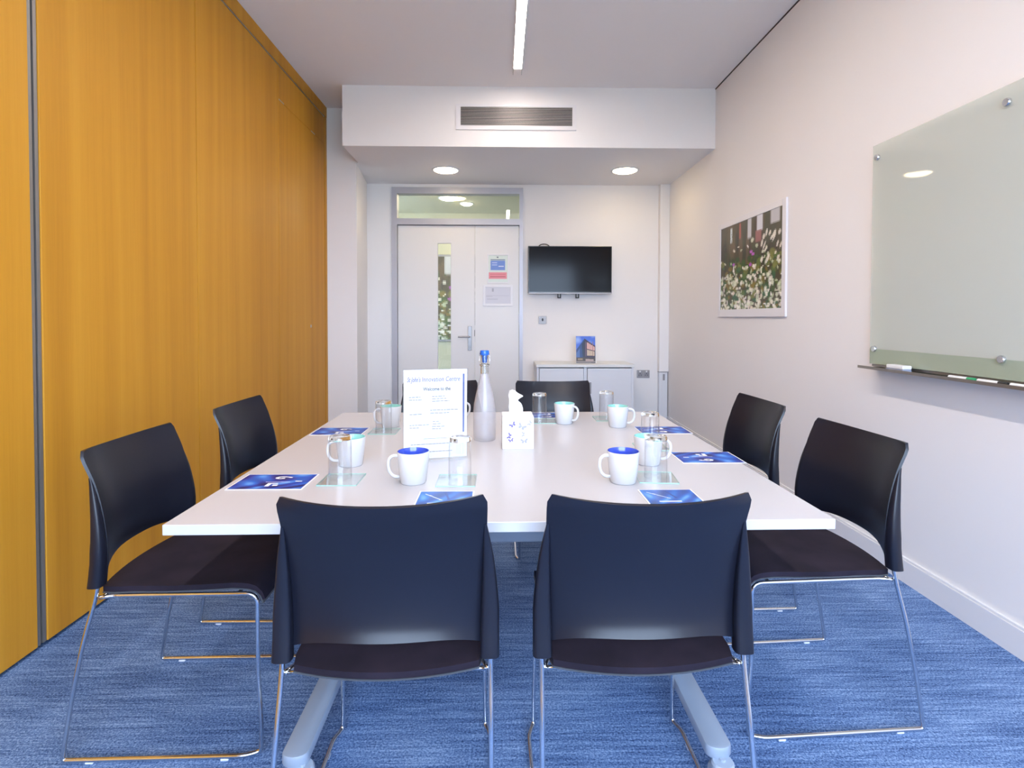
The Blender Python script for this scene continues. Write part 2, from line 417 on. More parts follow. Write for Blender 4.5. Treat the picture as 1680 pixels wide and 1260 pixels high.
obj('side_leaf', box(LX1+.004, LX2, dy0, dy1, .008, 2.229), 'door_white', door)
obj('stop', box(DX0+.058, DX1-.038, dy1+.002, dy1+.012, 2.215, 2.2345), 'door_gap', door)
bm = box(-.372, -.328, dy0-.009, dy0, .842, 1.114, .004, 2)
hd = obj('handle', bm, 'handle_steel', door)
bm = bmesh.new(); tube(bm, fillet([(-.35, dy0-.008, .995), (-.35, dy0-.052, .995), (-.478, dy0-.052, .995)], .014), .0085, 10)
obj('lever', bm, 'handle_steel', hd, True, 40)
bm = bmesh.new(); lathe(bm, [(0, 0), (.010, 0), (.010, .003), (0, .003)], 16); o = obj('lock', bm, 'socket_grey', hd, True, 40)
o.location = (-.35, dy0-.009, .885); o.rotation_euler = (R(90), 0, 0)
obj('latch', box(-.2985, -.2925, dy0-.001, dy0+.02, 1.0, 1.07), 'black_plastic', door)
for zz in (.25, 1.15, 2.0):
    obj('hinge', box(LX2-.002, LX2+.010, dy0-.006, dy0+.004, zz, zz+.10), 'door_frame_grey', door)

# corridor behind the door
HY = 8.05
bm = bmesh.new()
add_box(bm, -2.6, 2.2, HY, HY+.1, 0, 2.72); add_box(bm, -2.7, -2.6, YB+.12, HY+.1, 0, 2.72); add_box(bm, 2.2, 2.3, YB+.12, HY+.1, 0, 2.72)
structure(obj('wall_corridor', bm, 'hall_paint'))
structure(obj('ceiling_corridor', box(-2.6, 2.2, YB+.12, HY, 2.72, 2.80), 'hall_paint'))
structure(obj('floor_corridor', box(-2.6, 2.2, YB+.02, HY, -.10, 0), 'carpet'))

# ------------------------------------------------------------------ lamps
def downlight(x, y, z, r, label, mat, group):
    t = thing('downlight', label, 'light', (x, y, z), 0, group)
    bm = bmesh.new(); lathe(bm, [(r, 0), (r+.018, 0), (r+.018, -.006), (r+.004, -.010), (r, -.006), (r, 0)], 40); obj('trim_ring', bm, 'white_plastic', t, True, 40)
    bm = bmesh.new(); lathe(bm, [(0, -.001), (r, -.001), (r, -.006), (r*.85, -.018), (r*.55, -.027), (0, -.031)], 40); obj('diffuser', bm, mat, t, True, 50)
    return t
downlight(-.555, 5.545, BULK_Z, .118, 'round downlight in the bulkhead soffit above the white door', 'down_light', 'bulkhead downlights')
downlight(1.232, 5.515, BULK_Z, .118, 'round downlight in the bulkhead soffit near the right wall', 'down_light', 'bulkhead downlights')
downlight(-.66, 7.02, 2.72, .12, 'bright corridor downlight seen through the glass above the door', 'hall_light', 'corridor downlights')
downlight(-.46, 7.35, 2.72, .075, 'smaller bright disc right of the bright corridor downlight, seen through the glass above the door', 'hall_light', 'corridor downlights')  # glowing disc for the second bright spot in the transom
t = thing('emergency_light', 'small lit white box behind the right end of the glass over the door', 'light', (.335, HY-.021, 2.655))
obj('body', box(-.026, .026, -.02, .004, -.04, .04, .004), 'exit_light', t); obj('bracket', box(-.03, .03, .004, .0205, -.044, .044, .002, 1), 'white_plastic', t)

t = thing('linear_ceiling_light', 'long thin white linear light fitted along the ceiling', 'light', (.128, 0, H))
obj('diffuser', box(-.031, .031, YR+.25, 4.43, -.012, -.001), 'strip_light', t)
bm = box(-.036, -.0315, YR+.2, 4.54, -.014, 0); add_box(bm, .0315, .036, YR+.2, 4.54, -.014, 0); obj('housing', bm, 'aluminium', t)
obj('end_cap', box(-.031, .031, 4.432, 4.54, -.010, 0, .001, 1), 'ceiling_paint', t)

t = thing('air_vent', 'wide slatted air conditioning grille in the bulkhead face', 'vent', (0, BULK_Y, 0))
gx0, gx1, gz0, gz1 = -.392, .646, 2.828, 3.045; ix0, ix1, iz0, iz1 = -.352, .612, 2.862, 3.022
bm = bmesh.new()
for a in ((gx0, ix0, gz0, gz1), (ix1, gx1, gz0, gz1), (ix0, ix1, gz0, iz0), (ix0, ix1, iz1, gz1)): add_box(bm, a[0], a[1], -.012, 0, a[2], a[3])
obj('frame', bm, 'frame_white', t); obj('backing', box(ix0, ix1, -.0015, -.0005, iz0, iz1), 'grille_dark', t)
NS = 13
for k in range(NS):
    zc = iz0+(k+.5)*(iz1-iz0)/NS
    bm = bmesh.new(); a = [bm.verts.new(p) for p in ((ix0, -.011, zc+.0005), (ix1, -.011, zc+.0005), (ix1, -.002, zc+.0045), (ix0, -.002, zc+.0045))]
    b_ = [bm.verts.new((v.co.x, v.co.y, v.co.z-.0042)) for v in a]
    bm.faces.new(a); bm.faces.new(b_[::-1])
    for i in range(4): bm.faces.new((a[i], b_[i], b_[(i+1) % 4], a[(i+1) % 4]))
    obj('slat', bm, 'grille_metal', t)

# ------------------------------------------------------------------ pictures and prints
rng = np.random.default_rng(7)
def flowers(nx, ny, seed, sharp=1.):
    r = np.random.default_rng(seed); img = np.zeros((ny, nx, 3), np.float32)
    X, Y = np.meshgrid((np.arange(nx)+.5)/nx, (np.arange(ny)+.5)/ny)
    img[:] = lin(74, 66, 46)
    def blob(cx, cy, rx, ry, c, a=1., ang=0.):
        dx, dy = X-cx, Y-cy; ca, sa = math.cos(ang), math.sin(ang)
        d = ((dx*ca+dy*sa)/rx)**2+((-dx*sa+dy*ca)/ry)**2
        w = np.clip(1.6-1.6*d, 0, 1)[..., None]*a
        img[:] = img*(1-w)+np.asarray(c, np.float32)*w
    for _ in range(40): blob(r.uniform(0, 1), r.uniform(0, .45), r.uniform(.02, .07), r.uniform(.1, .3), lin(*[(88, 78, 52), (60, 62, 46), (104, 88, 66), (80, 58, 48), (50, 46, 38)][r.integers(5)]), .7)
    for x0, w0, y0, h0, c in ((.2, .02, .12, .10, (205, 214, 218)), (.52, .035, .10, .13, (196, 196, 200)), (.68, .05, .08, .10, (205, 205, 212)), (.90, .07, .05, .10, (188, 186, 190)), (.36, .015, .10, .10, (170, 92, 80)), (.66, .05, .22, .07, (150, 96, 92))):
        k_ = np.clip((1-np.abs(X-x0)/w0)*4, 0, 1)*np.clip((1-np.abs(Y-y0)/h0)*4, 0, 1)*.9; img[:] = img*(1-k_[..., None])+lin(*c)*k_[..., None]
    for _ in range(260):
        y = r.uniform(.42, 1); blob(r.uniform(0, 1), y, r.uniform(.015, .06), r.uniform(.015, .05), lin(*[(66, 92, 44), (92, 112, 56), (46, 74, 40), (122, 124, 62), (52, 98, 66), (128, 108, 44)][r.integers(6)]), .8, r.uniform(0, 3))
    for _ in range(70): blob(r.uniform(0, 1), r.uniform(.15, 1), .004, r.uniform(.05, .14), lin(60, 84, 46), .7, r.uniform(-.4, .4))
    for _ in range(210):
        x = r.uniform(0, 1); y = 1-abs(r.normal(0, .30)); y = y if y > .30-.2*x else r.uniform(.4, 1)
        blob(x, y, r.uniform(.010, .032), r.uniform(.010, .030), lin(*[(226, 222, 206), (206, 208, 186), (232, 228, 222), (188, 196, 164), (214, 204, 190)][r.integers(5)]), .85, r.uniform(0, 3))
    for _ in range(16): blob(r.uniform(.7, 1), r.uniform(.2, .5), r.uniform(.01, .025), r.uniform(.03, .07), lin(224, 218, 204), .8, r.uniform(.2, .8))
    for x, y in ((.55, .37), (.54, .51), (.25, .47), (.58, .40)): blob(x, y, .028, .022, lin(168, 84, 176), .95)
    for _ in range(60): blob(r.uniform(0, 1), r.uniform(.55, 1), r.uniform(.012, .04), r.uniform(.012, .035), lin(*[(236, 234, 222), (222, 226, 206), (206, 214, 186)][r.integers(3)]), .6, r.uniform(0, 3))
    return np.clip(img*1.25, 0, 1)

def leaflet_art(nx, ny, seed):
    r = np.random.default_rng(seed)
    X, Y = np.meshgrid((np.arange(nx)+.5)/nx, (np.arange(ny)+.5)/ny)
    a = 2.2*X+1.6*Y; w = np.sin(7*a+3.1*np.sin(4.2*Y+2*X+seed))+.7*np.sin(11*Y-5*X+2*np.sin(6*X+seed)); w = (w+1.7)/3.4
    c0, c1, c2, c3 = lin(8, 20, 84), lin(12, 62, 164), lin(40, 132, 216), lin(130, 195, 244)
    img = np.where(w[..., None] < .4, c0+(c1-c0)*(w[..., None]/.4), np.where(w[..., None] < .8, c1+(c2-c1)*((w[..., None]-.4)/.4), c2+(c3-c2)*((w[..., None]-.8)/.2)))
    return img.astype(np.float32)
def put(img, x0, x1, y0, y1, c):
    ny, nx, _ = img.shape; img[int(y0*ny):max(int(y0*ny)+1, int(y1*ny)), int(x0*nx):max(int(x0*nx)+1, int(x1*nx))] = c
def leaflet_landscape(seed=1):
    im = leaflet_art(84, 60, seed)*np.array((.55, .62, .85), np.float32); wht = lin(240, 244, 250)
    for k in range(18):                                           # pale swirl emblem
        an = k*.35; rr = .02+.006*k; cx, cy = .55+rr*math.cos(an), .27+rr*.9*math.sin(an); put(im, cx-.02, cx+.03, cy-.018, cy+.022, wht)
    put(im, .40, .74, .54, .565, wht); put(im, .46, .52, .62, .84, wht); put(im, .52, .60, .62, .68, wht); put(im, .55, .62, .72, .80, wht); put(im, .80, .90, .48, .53, wht)
    return im
def leaflet_portrait(seed=3):
    im = leaflet_art(60, 84, seed); im[:] = im*.55+lin(70, 120, 205)*.35; wht = lin(236, 242, 250)
    for k in range(26): put(im, .46+.004*k, .50+.004*k, .02+.012*k, .04+.012*k, lin(30, 50, 120) if k % 2 else lin(60, 90, 170))
    for k in range(24): put(im, .10+.015*k, .13+.015*k, .10+.011*k, .115+.011*k, wht*.8)
    put(im, .20, .62, .46, .49, wht)
    return im
def building_art():
    nx, ny = 62, 90; X, Y = np.meshgrid((np.arange(nx)+.5)/nx, (np.arange(ny)+.5)/ny)
    img = np.zeros((ny, nx, 3), np.float32); img[:] = lin(70, 110, 215)
    cl = (np.sin(9*X+6*Y)+np.sin(13*Y-4*X))/2; img[:] = img+(lin(165, 195, 245)-img)*np.clip(cl, 0, 1)[..., None]*.8
    def poly(pts, c):
        m_ = np.zeros(X.shape, bool); n = len(pts)
        for i in range(n):
            (xa, ya), (xb, yb) = pts[i], pts[(i+1) % n]
            cond = ((ya > Y) != (yb > Y)) & (X < (xb-xa)*(Y-ya)/(yb-ya+1e-9)+xa); m_ ^= cond
        img[m_] = c
    poly([(0, .52), (.44, .09), (.44, .80), (0, .80)], lin(28, 62, 120)); poly([(.02, .62), (.20, .44), (.20, .80), (.02, .80)], lin(70, 104, 170)); poly([(.30, .30), (.44, .14), (.44, .80), (.34, .80)], lin(22, 40, 66))
    poly([(.44, .09), (1, .36), (1, .80), (.44, .80)], lin(52, 40, 66))
    poly([(.56, .22), (.97, .40), (.97, .54), (.56, .47)], lin(226, 176, 166)); poly([(.56, .50), (.95, .57), (.95, .73), (.56, .72)], lin(206, 186, 160))
    for x in (.66, .76, .86): poly([(x, .2), (x+.02, .2), (x+.02, .74), (x, .74)], lin(150, 110, 106))
    poly([(.48, .2), (.52, .2), (.52, .74), (.48, .74)], lin(120, 90, 110))
    poly([(0, .79), (1, .79), (1, .93), (0, .93)], lin(64, 52, 50)); poly([(.08, .82), (.34, .82), (.34, .89), (.08, .89)], lin(150, 130, 100)); poly([(.48, .84), (.90, .86), (.90, .92), (.48, .92)], lin(180, 158, 150))
    poly([(0, .92), (1, .92), (1, 1), (0, 1)], lin(140, 128, 124)); poly([(0, .98), (1, .97), (1, 1), (0, 1)], lin(52, 42, 44))
    return img

AXY = (Vector((0, -1, 0)), Vector((0, 0, 1)))     # right wall: to the right in view is -y
t = thing('framed_picture', 'white framed photograph of white meadow flowers on the right wall', 'picture', (XR-.0006, 0, 0))
py0, py1, pz0, pz1 = 3.555, 4.672, 1.218, 1.995
obj('frame', (lambda b: (add_box(b, -.015, 0, py0, py0+.05, pz0, pz1, .002, 1), add_box(b, -.015, 0, py1-.05, py1, pz0, pz1, .002, 1), add_box(b, -.015, 0, py0+.05, py1-.05, pz0, pz0+.06, .002, 1), add_box(b, -.015, 0, py0+.05, py1-.05, pz1-.045, pz1, .002, 1), b)[-1])(bmesh.new()), 'frame_white', t)
obj('backing_board', box(-.009, 0, py0+.045, py1-.045, pz0+.055, pz1-.04), 'paper_white', t)
printed('photo_print', py1-py0-.10, pz1-pz0-.105, flowers(104, 70, 5), 'printed_photo', t, AXY, Vector((-.0096, py1-.05, pz0+.06)))

t = thing('framed_picture', 'blurred flower picture on the corridor wall seen through the door pane', 'picture', (-.8, HY-.0006, 0))
obj('frame', box(-.75, .75, -.03, 0, .86, 2.12, .004, 1), 'socket_grey', t)
fl = flowers(64, 56, 11); fl = fl*.75+lin(104, 104, 112)*.25
printed('photo_print', 1.44, 1.20, fl, 'printed_photo', t, origin=Vector((-.72, -.031, .89)))

# ------------------------------------------------------------------ far wall fittings
t = thing('television', 'black flat television mounted on the far white wall', 'television', (.756, YB-.0006, 0))
w2, tz0, tz1 = .461, 1.475, 1.996
obj('casing', box(-w2, w2, -.085, -.045, tz0, tz1, .004, 2), 'tv_black', t)
obj('screen', box(-w2+.010, w2-.010, -.0865, -.085, tz0+.022, tz1-.009), 'tv_screen', t)
o = obj('chin', box(-w2+.004, w2-.004, -.088, -.084, tz0-.004, tz0+.012, .001, 1), 'plate_steel', t); o['label'] = 'thin silver lower edge'
obj('bracket', box(-.22, .22, -.045, 0, tz0+.12, tz0+.36), 'black_plastic', t)
for x in (-.115, .085):
    bm = box(x-.020, x-.008, -.06, -.045, tz0-.05, tz0+.02); add_box(bm, x+.008, x+.020, -.06, -.045, tz0-.05, tz0+.02); add_box(bm, x-.020, x+.020, -.06, -.045, tz0-.05, tz0-.038); obj('bracket_foot', bm, 'black_plastic', t)
bm = bmesh.new(); tube(bm, [(-.345+.062*(1-math.cos(a)), -.03, tz1-.01+.038*math.sin(a)) for a in np.linspace(0, PI, 15)], .0055, 8); obj('cable', bm, 'black_plastic', t, True)

t = thing('wall_plate', 'small square steel wall plate with a dark keyhole below the television', 'wall plate', (.461, YB, 1.184))
obj('plate', box(-.043, .043, -.008, 0, -.043, .043, .002, 2), 'plate_steel', t)
bm = bmesh.new(); lathe(bm, [(0, 0), (.010, 0), (.010, .004), (0, .004)], 16)
o = obj('keyhole', bm, 'black_plastic', t); o.rotation_euler = (R(90), 0, 0); o.location = (0, -.007, .002); o.scale = (1, 1.7, 1)
for x, z in ((-.032, .03), (.032, .03)):
    bm = bmesh.new(); lathe(bm, [(0, 0), (.004, 0), (.003, .002), (0, .002)], 10); o = obj('screw', bm, 'brushed_steel', t); o.rotation_euler = (R(90), 0, 0); o.location = (x, -.0078, z)

t = thing('power_socket', 'double steel power socket on the wall right of the white cabinet', 'socket', (1.593, YB, .580))
obj('plate', box(-.072, .072, -.009, 0, -.044, .044, .003, 2), 'plate_steel', t)
for x in (-.036, .036):
    o = obj('outlet', box(x-.026, x+.026, -.0105, -.008, -.034, .016, .001, 1), 'socket_grey', t)
    for dx, dz, a, b_ in ((0, .006, .003, .006), (-.012, -.012, .005, .003), (.012, -.012, .005, .003)): obj('pin_hole', box(x+dx-a, x+dx+a, -.0112, -.0100, dz-b_, dz+b_), 'black_plastic', o)
    obj('rocker', box(x-.008, x+.008, -.0125, -.008, .020, .036, .001, 1), 'white_plastic', t)

structure(obj('trim_2', box(1.752, XR-.001, YB-.075, YB, .612, BULK_Z, .003, 1), 'white_wall_paint'))
t = thing('trunking_outlet', 'pale trunking box with a dark switch at the foot of the corner boxing', 'switch', (1.806, YB, 0))
obj('box', box(-.05, .045, -.062, 0, .05, .606, .003, 1), 'cabinet_paint', t); obj('rocker', box(-.008, .014, -.068, -.061, .515, .585, .002, 1), 'socket_grey', t); obj('lid', box(-.05, .046, -.066, -.0, .604, .611), 'socket_grey', t)

t = thing('cupboard', 'low white two-door cupboard against the far wall', 'cabinet', (.876, 5.70, 0))
cw = .505
bm = bmesh.new(); add_box(bm, -cw, -cw+.022, .012, .43, .06, .694); add_box(bm, cw-.022, cw, .012, .43, .06, .694); add_box(bm, -cw+.022, cw-.022, .35, .43, .06, .694); add_box(bm, -cw+.022, cw-.022, .012, .40, .06, .08); add_box(bm, -.016, .016, .010, .35, .08, .694)
obj('carcass', bm, 'cabinet_paint', t); obj('plinth', box(-cw+.02, cw-.02, .04, .42, 0, .06), 'socket_grey', t)
obj('worktop', box(-cw-.008, cw+.008, -.012, .435, .695, .726, .003, 2), 'cabinet_top', t)
for a, b_, hx in ((-cw+.026, -.020, -.05), (.020, cw-.026, .05)):
    d = obj('door', box(a, b_, -.004, .012, .072, .685, .003, 2), 'cabinet_paint', t)
    obj('handle', box(hx-.010, hx+.010, -.012, -.004, .42, .54, .003, 2), 'plate_steel', d)

t = thing('photo_stand', 'upright picture of a modern blue building standing on the white cupboard', 'picture', (.899, 5.80, .727), R(0))
t.rotation_euler = (R(-7), 0, 0)
obj('board', box(-.108, .108, 0, .012, 0, .292), 'paper_white', t)
printed('photo_print', .204, .286, building_art(), 'printed_photo', t, origin=Vector((-.106, -.0008, .003)))
bm = prism(bmesh.new(), [(-.03, .012), (.03, .012), (.03, .014), (-.03, .014)], .02, .2); o = obj('strut', bm, 'paper_white', t); o.rotation_euler = (R(-12), 0, 0)

def notice(x0, x1, z0, z1, label, img, fr):
    t = thing('door_notice', label, 'notice', ((x0+x1)/2, dy0, (z0+z1)/2), 0, 'notices on the side leaf')
    w, h = (x1-x0)/2, (z1-z0)/2; bm = bmesh.new()
    for a in ((-w, -w+fr, -h, h), (w-fr, w, -h, h), (-w+fr, w-fr, -h, -h+fr), (-w+fr, w-fr, h-fr, h)): add_box(bm, a[0], a[1], -.012, 0, a[2], a[3], .002, 1)
    obj('frame', bm, 'frame_white', t); obj('backing', box(-w+fr*.6, w-fr*.6, -.006, 0, -h+fr*.6, h-fr*.6), 'paper_white', t)
    printed('notice_sheet', 2*(w-fr), 2*(h-fr), img, 'printed_notice', t, origin=Vector((-w+fr, -.0065, -h+fr)))
im = np.zeros((62, 44, 3), np.float32); im[:] = lin(222, 232, 226)
put(im, .44, .54, .05, .11, lin(120, 130, 140)); put(im, .12, .88, .15, .19, lin(110, 130, 160)); put(im, .12, .88, .20, .56, lin(120, 150, 220)); put(im, .20, .46, .27, .30, lin(190, 205, 240)); put(im, .20, .46, .35, .38, lin(190, 205, 240)); put(im, .54, .80, .40, .43, lin(225, 230, 250)); put(im, .04, .96, .64, .88, lin(236, 150, 160)); put(im, .10, .90, .70, .72, lin(200, 110, 124)); put(im, .10, .90, .79, .81, lin(200, 110, 124))
notice(-.158, .086, 1.588, 1.915, 'framed notice with blue and pink blocks on the door side leaf', im, .014)
im = np.zeros((40, 56, 3), np.float32); im[:] = lin(216, 216, 226)
put(im, .28, .34, .08, .28, lin(180, 180, 190)); put(im, .05, .30, .55, .58, lin(190, 190, 200)); put(im, .05, .95, .50, .52, lin(198, 198, 210)); put(im, .08, .5, .72, .75, lin(196, 196, 208))
notice(-.205, .128, 1.338, 1.575, 'white framed plain sheet under the blue and pink notice', im, .026)

# ------------------------------------------------------------------ glass writing board on the right wall
t = thing('glass_board', 'pale green glass writing board on steel standoffs on the right wall', 'whiteboard', (XR-.0006, 0, 0))
by0, by1, bz0, bz1 = 1.262, 2.706, .986, 2.056
obj('glass_panel', box(-.026, -.020, by0, by1, bz0, bz1, .001, 1), 'board_glass', t)
bm = bmesh.new()
for yy in (2.668, 1.978, 1.300):
    for zz in (1.992, 1.060):
        bm = bmesh.new(); lathe(bm, [(0, 0), (.009, 0), (.009, .026), (.0155, .0265), (.0155, .034), (.013, .0375), (0, .0378)], 20)
        o = obj('standoff', bm, 'chrome', t, True, 40); o.location = (0, yy, zz); o.rotation_euler = (0, R(-90), 0)
o = obj('lower_strip', box(-.0275, -.0262, by0+.002, by1-.002, bz0+.001, 1.060), 'strip_green', t); o['label'] = 'greener band along the lower edge'
# pen tray under the board
t = thing('pen_tray', 'long slim metal pen tray fixed under the glass board', 'tray', (XR-.0006, 0, 0))
bm = bmesh.new(); add_box(bm, -.095, 0, 1.10, 2.69, .966, .970); add_box(bm, -.097, -.093, 1.10, 2.69, .966, .979)
obj('tray', bm, 'tray_metal', t)
o = obj('back_plate', box(-.006, 0, 1.10, 2.66, .970, 1.049), 'plate_green', t)
o = obj('wall_rail', box(-.018, -.008, 1.10, 2.70, .974, .984), 'tray_metal', t)
bm = bmesh.new(); add_box(bm, -.03, .012, -.055, .055, 0, .012, .003, 2); o_ = thing('board_eraser', 'small pale grey board eraser lying in the pen tray', 'eraser', (XR-.058, 2.452, .9706))
obj('felt', bm, 'eraser_blue', o_); obj('grip', box(-.030, .012, -.056, .050, .012, .029, .004, 2), 'white_plastic', o_)
def marker(y, cap, label, flip=1):
    t = thing('marker_pen', label, 'marker', (XR-.080, y, .9780), 0, 'markers in the pen tray')
    bm = bmesh.new(); tube(bm, [(0, -.056*flip, 0), (0, .030*flip, 0)], .0078, 12); obj('barrel', bm, 'white_plastic', t, True, 40)
    bm = bmesh.new(); tube(bm, [(0, .030*flip, 0), (0, .062*flip, 0), (0, .066*flip, 0)], [.0082, .0080, .006], 12); obj('cap', bm, cap, t, True, 40)
marker(2.095, 'marker_green', 'white marker pen with green cap in the tray', -1)
marker(1.962, 'black_plastic', 'white marker pen with black cap in the tray', -1)
marker(1.829, 'marker_green', 'white marker pen at the right edge, next to the black capped one', -1)

# ------------------------------------------------------------------ meeting table
TZ = .736
TC = Vector((.002, 2.013, 0)); TROT = R(.55)
table = thing('meeting_table', 'large white rectangular meeting table on grey castor feet', 'table', TC, TROT)
tw, tl = .781, .744
obj('tabletop', box(-tw, tw, -tl, tl, TZ-.0245, TZ, .0015, 2), 'table_white', table)
bm = bmesh.new()
for yy in (-.41, .41): add_box(bm, -.52, .52, yy-.028, yy+.028, .562, .640, .004, 2)
for s in (-1, 1): add_box(bm, s*.52-.03, s*.52+.03, -.46, .46, .640, TZ-.026, .003, 1)
obj('beam', bm, 'table_leg_metal', table)
def foot_pts(sx, y0, y1):
    w0, w1 = .034, .032
    pts = []
    sgn = 1 if y1 > y0 else -1
    for a in np.linspace(-90, 90, 9): pts.append((sx+w0*math.sin(R(a)), y0-sgn*(w0*.7)*math.cos(R(a))))
    pts += [(sx+w1, y1), (sx-w1, y1)]
    return pts
for s in (-1, 1):
    for yo, yi in ((-.612, -.11), (.612, .11)):
        sx = s*.545+.014; yc = .20 if yi > 0 else -.20
        lg = obj('leg', box(sx-.030, sx+.030, yc-.045, yc+.045, .095, .640, .006, 2), 'table_leg_metal', table)
        bm = prism(bmesh.new(), foot_pts(sx, yo, yi), .072, .104); bmesh.ops.recalc_face_normals(bm, faces=bm.faces)
        bmesh.ops.bevel(bm, geom=[e for e in bm.edges if abs(e.verts[0].co.z-e.verts[1].co.z) < 1e-4], offset=.006, segments=2, affect='EDGES', profile=.5)
        obj('foot', bm, 'table_leg_metal', lg, True, 35)
        for yy in (yo+(.0 if yo < 0 else 0), yi):
            sgn = -1 if yo < 0 else 1; dy = sgn*.026 if yy == yo else sgn*.03
            cx = sx+.003
            if s < 0 and yy == yo and yo < 0: cx += .018; dy = -.012
            bm = bmesh.new()
            for dx in (-.020, .006):
                lathe(bm, [(0, 0), (.028, 0), (.034, .006), (.034, .018), (.028, .024), (0, .024)], 24)
            half = len(bm.verts)//2
            bm.verts.ensure_lookup_table()
            for i, vtx in enumerate(bm.verts):
                x, y, z = vtx.co; off = -.0285 if i < half else -.0015
                vtx.co = (cx+z+off, yy+dy+y, x+.0345)
            cs = obj('castor', bm, 'caster_grey', lg, True, 40)
            bm = bmesh.new(); tube(bm, [(cx, yy+dy, .036), (cx, yy+dy, .080)], .008, 10); lathe(bm, [(0, 0), (.027, 0), (.029, .004), (.029, .016), (.025, .022), (0, .022)], 24, (cx, yy+dy, .052))
            obj('fork', bm, 'caster_grey', cs)

# ------------------------------------------------------------------ stacking chair
BACK = [(.470, -.154), (.52, -.146), (.58, -.1425), (.65, -.149), (.73, -.166), (.80, -.191), (.848, -.217)]
def smooth_interp(z):
    return (interp(z, BACK)+interp(z-.02, BACK)+interp(z+.02, BACK)+interp(z-.035, BACK)+interp(z+.035, BACK))/5
def back_fn(u, v):
    s = u*2-1; zt = .846-.010*(1-s*s); zb = .536-.034*abs(s)**3.5
    z = zb+(zt-zb)*v; hw = interp(z, [(.50, .2145), (.60, .214), (.75, .212), (.846, .214)])
    r_ = .03; 
    if v > .9:                                                   # rounded upper corners
        k = (v-.9)/.1; hw -= .010*k**4
    bulge = interp(z, [(.5, .040), (.846, .047)])
    lip = (.016*max(0, 1-v/.55)**2+.005*max(0, 1-v/.10)**2)*(1-s*s)
    return Vector((hw*s, smooth_interp(z)-bulge*(1-abs(s)**2.3)-lip, z))
def sleeve_fn_ring(z, s):
    k = interp(z, [(.485, 1.), (.58, .93), (.65, .72), (.72, .42), (.775, .08)])
    w, d = .0195*k+.0015, .0165*k+.002
    cx = s*interp(z, [(.485, .2195), (.60, .2205), (.70, .2165), (.775, .2105)])
    cy = smooth_interp(z)-.012*k-.003
    return [(cx+w*math.copysign(abs(math.cos(a))**.6, math.cos(a)), cy+d*math.copysign(abs(math.sin(a))**.6, math.sin(a)), z) for a in np.linspace(0, 2*PI, 16, endpoint=False)]
def make_chair(label):
    t = thing('stacking_chair', label, 'chair', (0, 0, 0), 0, 'black meeting chairs around the table')
    bm = shell(bmesh.new(), back_fn, 26, 22, .0075)
    for s in (-1, 1):
        zs = [.485, .488, .52, .55, .58, .61, .64, .67, .70, .73, .755, .775]; rings = [[bm.verts.new(p) for p in sleeve_fn_ring(z, s)] for z in zs]
        for A, B in zip(rings, rings[1:]):
            for k in range(16): bm.faces.new((A[k], A[(k+1) % 16], B[(k+1) % 16], B[k]))
        bm.faces.new(rings[0][::-1]); bm.faces.new(rings[-1])
    obj('backrest', bm, 'chair_plastic', t, True, 50)
    SP = [(0, -.196, .4655), (.2, -.10, .4690), (.45, 0, .4685), (.65, .10, .471), (.82, .195, .4755), (.90, .238, .4715), (.95, .258, .461), (1, .268, .432)]
    def seat_mid(off, gx, gy):
        def fn(u, v):
            s = u*2-1; y = interp(v, [(a, b) for a, b, c in SP]); z = interp(v, [(a, c) for a, b, c in SP])
            hw = interp(v, [(0, .196), (.08, .2035), (.5, .206), (.93, .207), (1, .203)])+gx
            return Vector((hw*s, y+.030*s*s*(1-v)**2-gy*(1-v)+gy*v, z-.003*(1-s*s)*(1-v)+off))
        return fn
    obj('seat', shell(bmesh.new(), seat_mid(0, 0, 0), 14, 26, .014), 'seat_fabric', t, True, 50)
    obj('seat_shell', shell(bmesh.new(), seat_mid(-.0095, .001, .001), 14, 26, .004), 'seat_shell_plastic', t, True, 50)
    RZ = .0105
    for s in (-1, 1):
        pts = [(s*.2175, -.166, .70), (s*.2195, -.160, .60), (s*.2205, -.160, .50), (s*.2215, -.174, .43), (s*.2225, -.199, .344), (s*.2235, -.234, .182), (s*.2235, -.262, RZ),
               (s*.2225, .222, RZ), (s*.2065, .262, RZ), (s*.2065, .263, .10), (s*.2045, .254, .215), (s*.2035, .2535, .30), (s*.2025, .2525, .4495), (s*.2025, -.13, .4495), (s*.2175, -.163, .452)]
        rad = [0, .03, .04, .05, .06, .06, .012, .02, .016, .03, .03, .03, .030, .02, 0]
        bm = tube(bmesh.new(), fillet(pts, rad, 5), .0058, 10)
        fr = obj('leg_frame', bm, 'chrome', t, True)
        for yy in (-.19, .17):
            obj('glide', box(s*.2228-.0048, s*.2228+.0048, yy-.011, yy+.011, 0, .008, .002, 1), 'clear_glide', fr)
    bm = bmesh.new()
    tube(bm, [(-.2025, .20, .4485), (.2025, .20, .4485)], .005, 8); obj('front_bar', bm, 'chrome', t, True); bm = bmesh.new()
    tube(bm, [(-.2175, -.160, .4505), (-.12, -.150, .4465), (.12, -.150, .4465), (.2175, -.160, .4505)], .005, 8)
    obj('rear_bar', bm, 'chrome', t, True)
    return t
chair = make_chair('near left black chair turned back to the viewer, in front of the paper sign')
chair.location = (-.247, 1.335, 0); chair.rotation_euler = (0, 0, R(1.3))
GC = 'black meeting chairs around the table'
